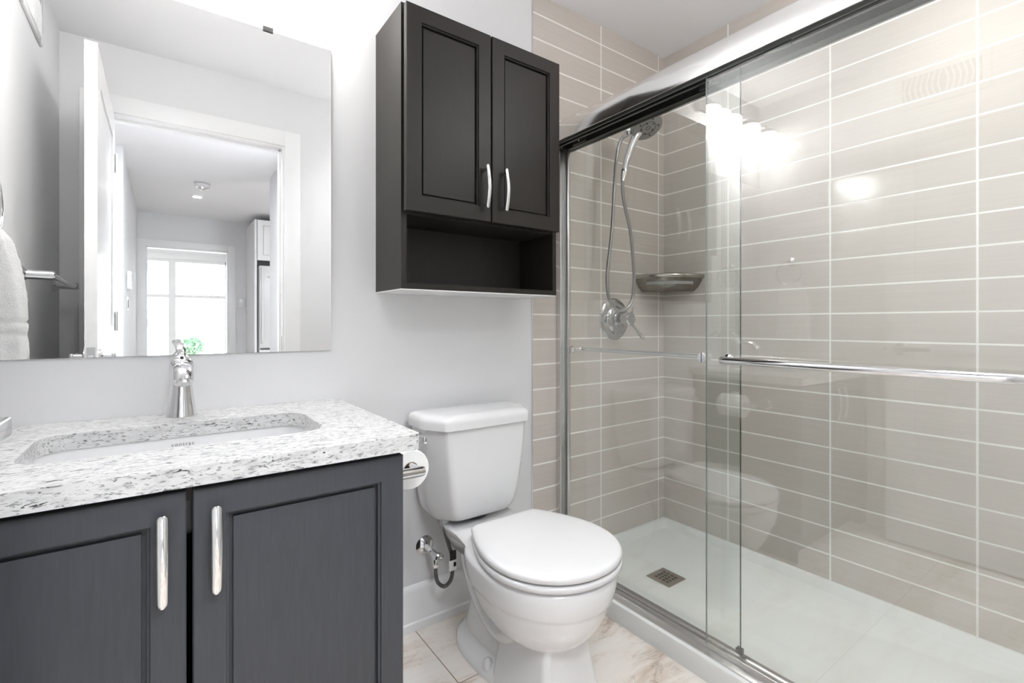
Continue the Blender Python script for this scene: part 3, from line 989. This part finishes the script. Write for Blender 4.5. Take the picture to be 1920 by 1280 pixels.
# ---------------------------------------------------------------- hand shower
hx, hy, hz = 1.632, 1.33, 1.848
t = thing('hand_shower', 'chrome hand shower on its wall arm with a looping hose', 'shower head', (1.60, BY, 1.72))
fdir = Vector((-0.02, -0.50, -0.86)).normalized()          # the way the spray face looks
hc = Vector((1.615, 1.285, 1.842))
hb = lathe(hc - fdir * 0.018, fdir, [(-0.022, 0.0), (-0.021, 0.018), (-0.014, 0.040), (-0.002, 0.056), (0.010, 0.0635), (0.022, 0.0645), (0.027, 0.0625), (0.0275, 0.0)], 44)
head = link('spray_head', hb, M['head'], t)
fa_, fb_ = frame_axes(fdir)
fc = hc + fdir * 0.0096
for k in range(10):
    a = 2 * PI * k / 10
    rr = 0.045 if k % 2 == 0 else 0.027
    p = fc + (fa_ * math.cos(a) + fb_ * math.sin(a)) * rr
    link('nozzle', cyl(p - fdir * 0.001, p + fdir * 0.0014, 0.0034, n=10), M['black'], head)
rg = []
for rr in (0.009, 0.033):
    rg.append(tube([fc + (fa_ * math.cos(a) + fb_ * math.sin(a)) * rr for a in [2 * PI * k / 40 for k in range(41)]], 0.0011, 6, cap=False))
link('face_ring', joined(*rg), M['darkrail'], head)
# handle from the head down to the hose
hpts = spline([(1.603, 1.318, 1.826), (1.592, 1.327, 1.806), (1.566, 1.331, 1.752), (1.542, 1.330, 1.700), (1.522, 1.325, 1.650)], 6)
link('handle', tube(hpts, [0.017] * 6 + [0.016] * 6 + [0.0145] * 6 + [0.013] * 7, 20), M['chrome'], t)
link('cone', lathe((1.5235, 1.3255, 1.656), (-0.30, -0.05, -1), [(0, 0.0145), (0.012, 0.0145), (0.014, 0.0135), (0.05, 0.0085), (0.052, 0.006)], 24), M['satin'], t)
# wall arm and bracket, mostly hidden by the header and the head
arm = spline([(1.592, BY, 1.893), (1.592, 1.46, 1.893), (1.585, 1.40, 1.885), (1.575, 1.355, 1.862), (1.574, 1.340, 1.848)], 6)
link('arm', tube(arm, 0.0105, 18), M['chrome'], t)
link('arm_flange', lathe((1.592, BY, 1.893), (0, -1, 0), [(0, 0.03), (0.004, 0.03), (0.010, 0.02), (0.012, 0.011)]), M['chrome'], t)
link('bracket', joined(lathe((1.574, 1.345, 1.866), (0, 0, -1), [(0, 0.0), (0.002, 0.015), (0.012, 0.018), (0.036, 0.018), (0.040, 0.014), (0.050, 0.011), (0.052, 0.0)], 24), cyl((1.574, 1.345, 1.848), (1.598, 1.306, 1.842), 0.013, n=20)), M['satin'], t)
hose = spline([(1.574, 1.345, 1.822), (1.556, 1.372, 1.800), (1.545, 1.387, 1.73), (1.545, 1.40, 1.60), (1.536, 1.405, 1.42), (1.515, 1.41, 1.25), (1.520, 1.41, 1.155), (1.548, 1.408, 1.105), (1.592, 1.405, 1.088), (1.642, 1.40, 1.112),
               (1.663, 1.395, 1.175), (1.652, 1.385, 1.27), (1.607, 1.365, 1.42), (1.548, 1.345, 1.52), (1.518, 1.330, 1.575), (1.512, 1.324, 1.608)], 14)
link('hose', tube(hose, 0.0072, 14), M['flex'], t)

# shower valve
vx, vz = 1.676, 1.053
t = thing('shower_valve', 'round chrome shower valve with a lever handle on the taupe tile', 'valve', (vx, BY, vz))
link('plate', lathe((vx, BY, vz), (0, -1, 0), [(0, 0.094), (0.003, 0.0945), (0.009, 0.088), (0.012, 0.074), (0.013, 0.06), (0.019, 0.054), (0.026, 0.04), (0.028, 0.03)], 56), M['chrome_d'], t)
link('hub', joined(lathe((vx, BY - 0.02, vz), (0, -1, 0), [(0, 0.034), (0.012, 0.033), (0.016, 0.027), (0.028, 0.026), (0.032, 0.029), (0.06, 0.029), (0.064, 0.026)], 36)), M['chrome_d'], t)
link('lever_hub', lathe((vx, BY - 0.078, vz), (0, -1, 0), [(0, 0.027), (0.002, 0.0295), (0.022, 0.0295), (0.026, 0.026), (0.0275, 0.0)], 36), M['chrome_d'], t)
lvp = spline([(vx + 0.012, BY - 0.090, vz - 0.018), (vx + 0.032, BY - 0.098, vz - 0.042), (vx + 0.058, BY - 0.104, vz - 0.070), (vx + 0.078, BY - 0.106, vz - 0.088)], 6)
link('lever', tube(lvp, [0.009] * 7 + [0.0095, 0.010, 0.011, 0.012, 0.013, 0.0135, 0.0138, 0.0138, 0.0135, 0.0125, 0.011, 0.007], 16, flat=0.6), M['chrome_d'], t)
link('stop_pin', cyl((vx + 0.022, BY - 0.086, vz + 0.02), (vx + 0.030, BY - 0.088, vz + 0.055), 0.004, 0.0025, n=12), M['chrome_d'], t)

# corner shelf
t = thing('corner_shelf', 'polished metal corner basket shelf on the shower tiles', 'shelf', (RX, BY, 1.21))
R = 0.215


def arc(R_, z, n=22):
    c = []
    for k in range(n + 1):
        a = PI / 2 * k / n
        # flattened quarter ring between the two walls
        c.append((RX - R_ * abs(math.cos(a)) ** 0.86 - 0.0, BY - R_ * abs(math.sin(a)) ** 0.86, z))
    return c


rim_pts = arc(R, 1.2535)
out_ring = []
band = []
for kf, z in ((1.0, 1.246), (0.985, 1.232), (0.90, 1.205), (0.80, 1.188), (0.74, 1.184)):
    band.append(arc(R * kf, z))
basket = loft(band, cap=False, closed=False)
bmesh.ops.solidify(basket, geom=basket.faces[:], thickness=0.004)
link('basket', basket, M['bronze'], t)
link('rim', tube(rim_pts, 0.0115, 14), M['bronze'], t)
fl = [(RX - 0.001, BY - 0.001)] + [(p[0], p[1]) for p in arc(R * 0.76, 0)]
link('shelf_floor', prism(fl, 'Z', 1.187, 1.190), M['bronze'], t)
lp = arc(R * 0.955, 1.224)[3:-3]
liner = loft([[(x - 0.004, y - 0.004, 1.228) for x, y, z in lp], [(x - 0.004 + 0.004, y - 0.004 + 0.004, 1.215) for x, y, z in lp]], cap=False, closed=False)
bmesh.ops.solidify(liner, geom=liner.faces[:], thickness=0.003)
o = link('liner_strip', liner, M['plastic'], t)
o['label'] = 'pale strip around the basket'
link('wall_mount', joined(lathe((RX - 0.02, BY, 1.196), (0, -1, 0), [(0, 0.011), (0.012, 0.010), (0.014, 0.0)], 20), lathe((RX, BY - 0.02, 1.196), (-1, 0, 0), [(0, 0.011), (0.012, 0.010), (0.014, 0.0)], 20)), M['chrome'], t)

# ---------------------------------------------------------------- vanity light above the mirror
t = thing('vanity_light', 'chrome vanity light bar with four white glass shades above the mirror', 'light', (0.02, PWY, 2.19))
link('back_plate', box(-0.34, 0.38, PWY - 0.022, PWY, 2.165, 2.225, 0.004), M['chrome'], t)
for i in range(4):
    x = 0.3125 - 0.195 * i
    ar = link('arm', tube(spline([(x, PWY - 0.018, 2.195), (x, PWY - 0.06, 2.197), (x, PWY - 0.095, 2.190), (x, PWY - 0.105, 2.165)], 5), 0.008, 12), M['chrome'], t)
    link('socket_cup', lathe((x, 1.42, 2.172), (0, 0, -1), [(0, 0.012), (0.004, 0.03), (0.022, 0.032), (0.024, 0.03)], 28), M['chrome'], ar)
    link('shade', lathe((x, 1.42, 2.150), (0, 0, -1), [(0, 0.034), (0.003, 0.044), (0.010, 0.048), (0.150, 0.048), (0.153, 0.046), (0.150, 0.044), (0.012, 0.044), (0.006, 0.0)], 36), M['shade'], ar)

# ---------------------------------------------------------------- left wall: towel ring, towel, towel bar, outlet, vent
ry, rz = 1.330, 1.392
t = thing('towel_ring', 'chrome towel ring on the grey left wall beside the mirror', 'towel ring', (LX, ry, rz))
link('rosette', lathe((LX, ry, rz), (1, 0, 0), [(0, 0.026), (0.006, 0.026), (0.012, 0.018), (0.014, 0.010), (0.048, 0.010), (0.052, 0.007)], 32), M['chrome'], t)
ringpts = [(LX + 0.044, ry + 0.068 * math.sin(a), rz - 0.064 + 0.068 * math.cos(a)) for a in [2 * PI * k / 60 for k in range(61)]]
link('ring', tube(ringpts, 0.005, 12, cap=False), M['chrome'], t)


def towel_mesh():
    rows = []
    NZ, NP = 46, 64
    rnd = random.Random(3)
    for i in range(NZ + 1):
        u = i / NZ
        z = 1.266 - 0.33 * u
        hw = 0.056 + 0.026 * min(1, u * 3.0) + 0.014 * u
        th = 0.022 + 0.018 * min(1, u * 2.0) + 0.006 * u
        if u < 0.06:
            th *= 0.45 + 0.55 * (u / 0.06)
        yc = ry - 0.008 - 0.024 * min(1, u * 3) + 0.004 * math.sin(u * 5)
        xc = LX + 0.044
        ring = []
        for k in range(NP):
            a = 2 * PI * k / NP
            c, s = math.cos(a), math.sin(a)
            yy = hw * math.copysign(abs(c) ** 0.55, c)
            xx = th * math.copysign(abs(s) ** 0.7, s)
            if s > 0:
                xx += 0.006 * math.sin(yy * 120 + 1.2) * min(1, u * 4) + 0.004 * math.sin(yy * 55) * u
            if abs(u - 0.80) < 0.022 or abs(u - 0.70) < 0.008:
                xx *= 0.93
                yy *= 0.985
            xx += rnd.uniform(-0.0012, 0.0012)
            yy += rnd.uniform(-0.0012, 0.0012)
            ring.append((max(LX + 0.002, xc + xx), yc + yy, z + rnd.uniform(-0.0008, 0.0008)))
        rows.append(ring)
    return loft(rows)


tag(link('hand_towel', towel_mesh(), M['towel'], angle=180), 'white terry hand towel hanging from the chrome towel ring', 'towel')

t = thing('towel_bar', 'chrome towel bar on the left wall behind the open door', 'towel bar', (LX, 0.49, 1.205))
for y in (0.79, 0.21):
    link('post', lathe((LX, y, 1.196), (1, 0, 0), [(0, 0.027), (0.004, 0.027), (0.012, 0.018), (0.016, 0.0155), (0.078, 0.0155), (0.084, 0.012)], 28), M['chrome'], t)
link('bar', cyl((LX + 0.070, 0.20, 1.196), (LX + 0.070, 0.80, 1.196), 0.0115, n=20), M['chrome'], t)

t = thing('power_outlet', 'white power outlet on the left wall above the counter', 'outlet', (LX, 1.46, 1.01))
pl = link('cover_plate', box(LX, LX + 0.006, 1.424, 1.496, 0.952, 1.068, 0.002), M['plastic'], t)
for z in (0.988, 1.032):
    sk = link('socket', box(LX + 0.0055, LX + 0.0075, 1.443, 1.477, z - 0.0165, z + 0.0165, 0.0008), M['plastic'], pl)
    
t = thing('air_vent', 'white wall vent with curved louvers high on the left wall', 'vent', (LX, 0.665, 2.12))
VY0, VY1, VZ0, VZ1 = 0.49, 0.84, 2.085, 2.265
frm = joined(box(LX, LX + 0.010, VY0, VY0 + 0.03, VZ0, VZ1, 0.002), box(LX, LX + 0.010, VY1 - 0.03, VY1, VZ0, VZ1, 0.002), box(LX, LX + 0.010, VY0 + 0.028, VY1 - 0.028, VZ0, VZ0 + 0.03, 0.002), box(LX, LX + 0.010, VY0 + 0.028, VY1 - 0.028, VZ1 - 0.03, VZ1, 0.002))
link('frame', frm, M['plastic'], t)
o = link('vent_shade_sheet', box(LX, LX + 0.002, VY0 + 0.02, VY1 - 0.02, VZ0 + 0.02, VZ1 - 0.02), M['vent_shade'], t)  # flat dark sheet painted as the shade inside the vent
o['label'] = 'dark grey sheet standing for the shade behind the louvers'
lv = []
for i in range(13):
    y = VY0 + 0.045 + i * (VY1 - VY0 - 0.09) / 12
    s = -1 if i < 6 else 1
    lv.append(tube(spline([(LX + 0.005, y - s * 0.004, VZ0 + 0.03), (LX + 0.009, y + s * 0.008, (VZ0 + VZ1) / 2), (LX + 0.005, y - s * 0.004, VZ1 - 0.03)], 6), 0.0042, 8))
link('louvers', joined(*lv), M['plastic'], t)

# ---------------------------------------------------------------- hall and rooms beyond the door (seen in the mirror)
FYH = -4.19
struct('wall_hall_left', joined(box(-3.2, -0.235, -1.72, -1.60, 0, CE), box(-0.355, -0.235, FYH, -1.72, 0, CE)), M['wall'], 'grey hall wall with the thermostat')
struct('wall_hall_right', box(0.80, 0.92, -1.85, FY - FT, 0, CE), M['wall'], 'grey wall on the right of the hall')
struct('wall_hall_end_left', box(-3.2, -3.1, -1.6, FY - FT, 0, CE), M['wall'], 'far side wall of the hall')
struct('wall_landing', box(-3.2, LX - 0.1, FY - FT - 0.1, FY - FT, 0, CE), M['wall'], 'grey hall wall beside the bathroom')
HX0, HX1, HZ = -0.155, 0.695, 1.962
struct('wall_hall_end', joined(box(-0.355, HX0, FYH - 0.12, FYH, 0, CE), box(HX1, 3.0, FYH - 0.12, FYH, 0, CE), box(HX0, HX1, FYH - 0.12, FYH, HZ, CE)), M['wall'], 'grey wall at the end of the hall')
struct('wall_kitchen', box(2.9, 3.0, FYH, FY - FT, 0, CE), M['wall'], 'far kitchen wall')
struct('trim_5', joined(casing(HX0, HX1, HZ, 0.085, FYH, FYH + 0.014), box(HX0 - 0.001, HX0 + 0.012, FYH - 0.12, FYH, 0, HZ), box(HX1 - 0.012, HX1 + 0.001, FYH - 0.12, FYH, 0, HZ), box(HX0, HX1, FYH - 0.12, FYH, HZ - 0.012, HZ + 0.001)), M['trim'], 'white casing of the far doorway')
for z in (0.3, 1.0, 1.66):
    link('hinge', cyl((HX0 + 0.016, FYH - 0.01, z), (HX0 + 0.016, FYH - 0.01, z + 0.09), 0.007, n=10), M['satin'], bpy.data.objects['trim_5'])
struct('floor_sunroom', box(-2.2, 3.0, -7.2, -5.2, -0.1, 0.0), M['floor'], 'pale floor of the far room')
WY = -7.0
wx0, wx1, wz0, wz1 = -0.55, 0.97, 0.45, 2.14
struct('wall_window', joined(box(-2.2, wx0, WY - 0.15, WY, 0, CE), box(wx1, 2.4, WY - 0.15, WY, 0, CE), box(wx0, wx1, WY - 0.15, WY, 0, wz0), box(wx0, wx1, WY - 0.15, WY, wz1, CE)), M['trim'], 'white window wall of the far room')
struct('wall_sunroom_left', box(-2.3, -2.2, -7.15, FYH - 0.12, 0, CE), M['trim'], 'left wall of the far room')
struct('wall_sunroom_right', box(2.4, 2.5, -7.15, FYH - 0.12, 0, CE), M['trim'], 'right wall of the far room')
fw = 0.05
win = struct('window_1', joined(box(wx0, wx0 + fw, WY - 0.10, WY - 0.02, wz0, wz1), box(wx1 - fw, wx1, WY - 0.10, WY - 0.02, wz0, wz1), box(wx0, wx1, WY - 0.10, WY - 0.02, wz0, wz0 + fw), box(wx0, wx1, WY - 0.10, WY - 0.02, wz1 - fw, wz1),
                                box(0.09, 0.19, WY - 0.098, WY - 0.022, wz0 + 0.02, wz1 - 0.02), box(wx0 + 0.02, wx1 - 0.02, WY - 0.096, WY - 0.024, 1.485, 1.535)), M['trim'], 'white framed window of the far room')
struct('window_casing', casing(wx0, wx1, wz1, 0.09, WY, WY + 0.016), M['trim'], parent=win)
struct('window_pane', box(wx0 + 0.02, wx1 - 0.02, WY - 0.065, WY - 0.060, wz0 + 0.02, wz1 - 0.02), M['winglass'], parent=win)

# smoke detector and ceiling spot
t = thing('smoke_detector', 'white round smoke detector on the hall ceiling', 'smoke detector', (0.3065, -2.37, CE))
link('base', lathe((0.3065, -2.37, CE), (0, 0, -1), [(0, 0.066), (0.012, 0.066), (0.014, 0.06)], 32), M['plastic'], t)
link('housing', lathe((0.3065, -2.37, CE - 0.017), (0, 0, -1), [(0, 0.062), (0.022, 0.062), (0.030, 0.05), (0.031, 0.0)], 32), M['plastic'], t)
link('strobe_lens', lathe((0.3065, -2.37, CE - 0.046), (0, 0, -1), [(0, 0.03), (0.012, 0.028), (0.022, 0.018), (0.026, 0.0)], 24), M['chrome'], t)
link('vent_slot', lathe((0.3065, -2.37, CE - 0.0135), (0, 0, -1), [(0, 0.061), (0.0036, 0.061)], 32), M['ink'], t)
t = thing('ceiling_spot', 'small lit recessed spotlight in the hall ceiling', 'spotlight', (0.30, -2.99, CE))
link('trim_ring', lathe((0.30, -2.99, CE), (0, 0, -1), [(0, 0.055), (0.004, 0.053), (0.005, 0.042)], 28), M['plastic'], t)
link('lens', lathe((0.30, -2.99, CE - 0.004), (0, 0, -1), [(0, 0.041), (0.003, 0.04), (0.004, 0.0)], 24), M['pot'], t)

# thermostat, intercom, light switch
t = thing('thermostat', 'white thermostat high on the hall wall', 'thermostat', (-0.235, -2.1, 1.40))
th_ = link('housing', box(-0.235, -0.207, -2.16, -2.04, 1.32, 1.47, 0.006), M['plastic'], t)
link('buttons', joined(*[lathe((-0.207, -2.10, z), (1, 0, 0), [(0, 0.006), (0.002, 0.005), (0.0022, 0)], 12) for z in (1.40, 1.42, 1.44)]), M['black'], th_)
t = thing('dimmer_switch', 'white dimmer switch plate below the thermostat', 'switch', (-0.235, -2.1, 1.2))
pl = link('plate', box(-0.235, -0.229, -2.137, -2.063, 1.14, 1.258, 0.002), M['plastic'], t)
link('rocker', box(-0.2295, -0.226, -2.118, -2.082, 1.165, 1.233, 0.001), M['ink'], pl)
t = thing('light_switch', 'white light switch on the wall right of the far doorway', 'switch', (0.86, FYH, 1.3))
pl = link('plate', box(0.822, 0.898, FYH, FYH + 0.007, 1.25, 1.37, 0.002), M['plastic'], t)
link('rocker', box(0.843, 0.877, FYH + 0.0065, FYH + 0.010, 1.275, 1.345, 0.001), M['plastic'], pl)

# fridge in its tall white enclosure
KY = -3.45
t = thing('fridge_surround', 'tall white cabinet enclosing the fridge', 'cabinet', (1.35, FYH + 0.006, 0))
link('side_panel', joined(box(0.90, 0.925, FYH + 0.006, KY - 0.02, 0, 2.29), box(1.80, 1.825, FYH + 0.006, KY - 0.02, 0, 2.29)), M['door'], t)
link('box_top', box(0.925, 1.80, FYH + 0.006, KY - 0.04, 1.80, 2.29), M['door'], t)
for xa, xb in ((0.928, 1.360), (1.364, 1.797)):
    link('door', shaker(xa, xb, 1.80, 2.285, -KY, th=0.018, st=0.06, rec=0.006, mold=0.008), M['door'], t)
for ob in [x for x in t.children if x.name.startswith('door')]:
    for v in ob.data.vertices:                      # turn the fronts to face the bathroom
        v.co.y = -(v.co.y + FYH + 0.006) - FYH - 0.006
link('filler', box(0.925, 1.80, FYH + 0.006, KY - 0.06, 1.74, 1.80), M['black'], t)
t = thing('refrigerator', 'white refrigerator standing in the kitchen beyond the hall', 'refrigerator', (1.36, -3.8, 0))
link('body', box(0.945, 1.785, FYH + 0.02, KY - 0.03, 0.02, 1.735, 0.004), M['fridge'], t)
dr = link('door', box(0.945, 1.785, KY - 0.028, KY + 0.02, 0.74, 1.735, 0.012), M['fridge'], t)
link('handle', joined(tube(spline([(0.975, KY + 0.02, 1.70), (0.975, KY + 0.05, 1.66), (0.975, KY + 0.06, 1.3), (0.975, KY + 0.05, 0.86), (0.975, KY + 0.02, 0.80)], 8), 0.014, 12)), M['fridge'], dr)
lg = tube([(1.045 + 0.012 * math.cos(a), KY + 0.0235, 1.60 + 0.012 * math.sin(a)) for a in [2 * PI * k / 24 for k in range(25)]], 0.0025, 6, cap=False)
link('badge', joined(box(1.02, 1.09, KY + 0.02, KY + 0.022, 1.57, 1.63)), M['paper'], dr)
link('badge_mark', joined(lg, box(1.066, 1.071, KY + 0.022, KY + 0.024, 1.588, 1.612)), M['ink'], dr)
dr = link('freezer_drawer', box(0.945, 1.785, KY - 0.028, KY + 0.02, 0.05, 0.725, 0.012), M['fridge'], t)
link('vent_strip', box(0.97, 1.76, KY - 0.01, KY + 0.0215, 0.722, 0.742), M['ink'], t)

# garden outside the far window
struct('ground_outside', box(-6, 7, -14, -7.15, -0.3, -0.2), M['ground'], 'pale paving outside the window')


def bush_mesh(cx, cy, cz, r, n, seed):
    rnd = random.Random(seed)
    bm = bmesh.new()
    for _ in range(n):
        u = Vector((rnd.gauss(0, 1), rnd.gauss(0, 1), rnd.gauss(0, 1))).normalized() * r * rnd.uniform(0.6, 1.0)
        c = Vector((cx + u.x * 1.25, cy + u.y, cz + u.z * 0.8))
        a = Vector((rnd.uniform(-1, 1), rnd.uniform(-1, 1), rnd.uniform(-1, 1))).normalized() * 0.05
        b2 = a.cross(Vector((rnd.uniform(-1, 1), rnd.uniform(-1, 1), 1))).normalized() * 0.025
        vs = [bm.verts.new(c + q) for q in (-a, b2, a, -b2)]
        bm.faces.new(vs)
    return bm


t = thing('bush', 'leafy green bush outside the far window', 'bush', (0.45, -8.6, -0.2))
link('foliage', bush_mesh(0.45, -8.6, 0.58, 0.24, 420, 5), M['leaf'], t)
link('stem', joined(*[tube([(0.45 + dx * 0.5, -8.6, -0.2), (0.45 + dx, -8.6, 0.55)], 0.02, 8) for dx in (-0.08, 0, 0.08)]), M['bark'], t)
t = thing('bare_tree', 'thin bare tree outside the far window', 'tree', (0.95, -9.6, -0.2))
br = [tube(spline([(1.0, -9.6, -0.2), (0.98, -9.6, 0.9), (1.02, -9.62, 1.7), (0.98, -9.6, 2.8)], 5), [0.035 - 0.0018 * i for i in range(16)], 8)]
rnd = random.Random(11)
for k in range(9):
    z = 0.5 + 0.22 * k
    s = -1 if k % 3 else 1
    L = rnd.uniform(0.4, 0.9)
    br.append(tube(spline([(1.0, -9.6, z), (1.0 + s * L * 0.5, -9.6 + rnd.uniform(-0.2, 0.2), z + L * 0.35), (1.0 + s * L, -9.6, z + L * 0.9)], 4), [0.014 - 0.0012 * i for i in range(9)], 6))
link('branches', joined(*br), M['bark'], t)
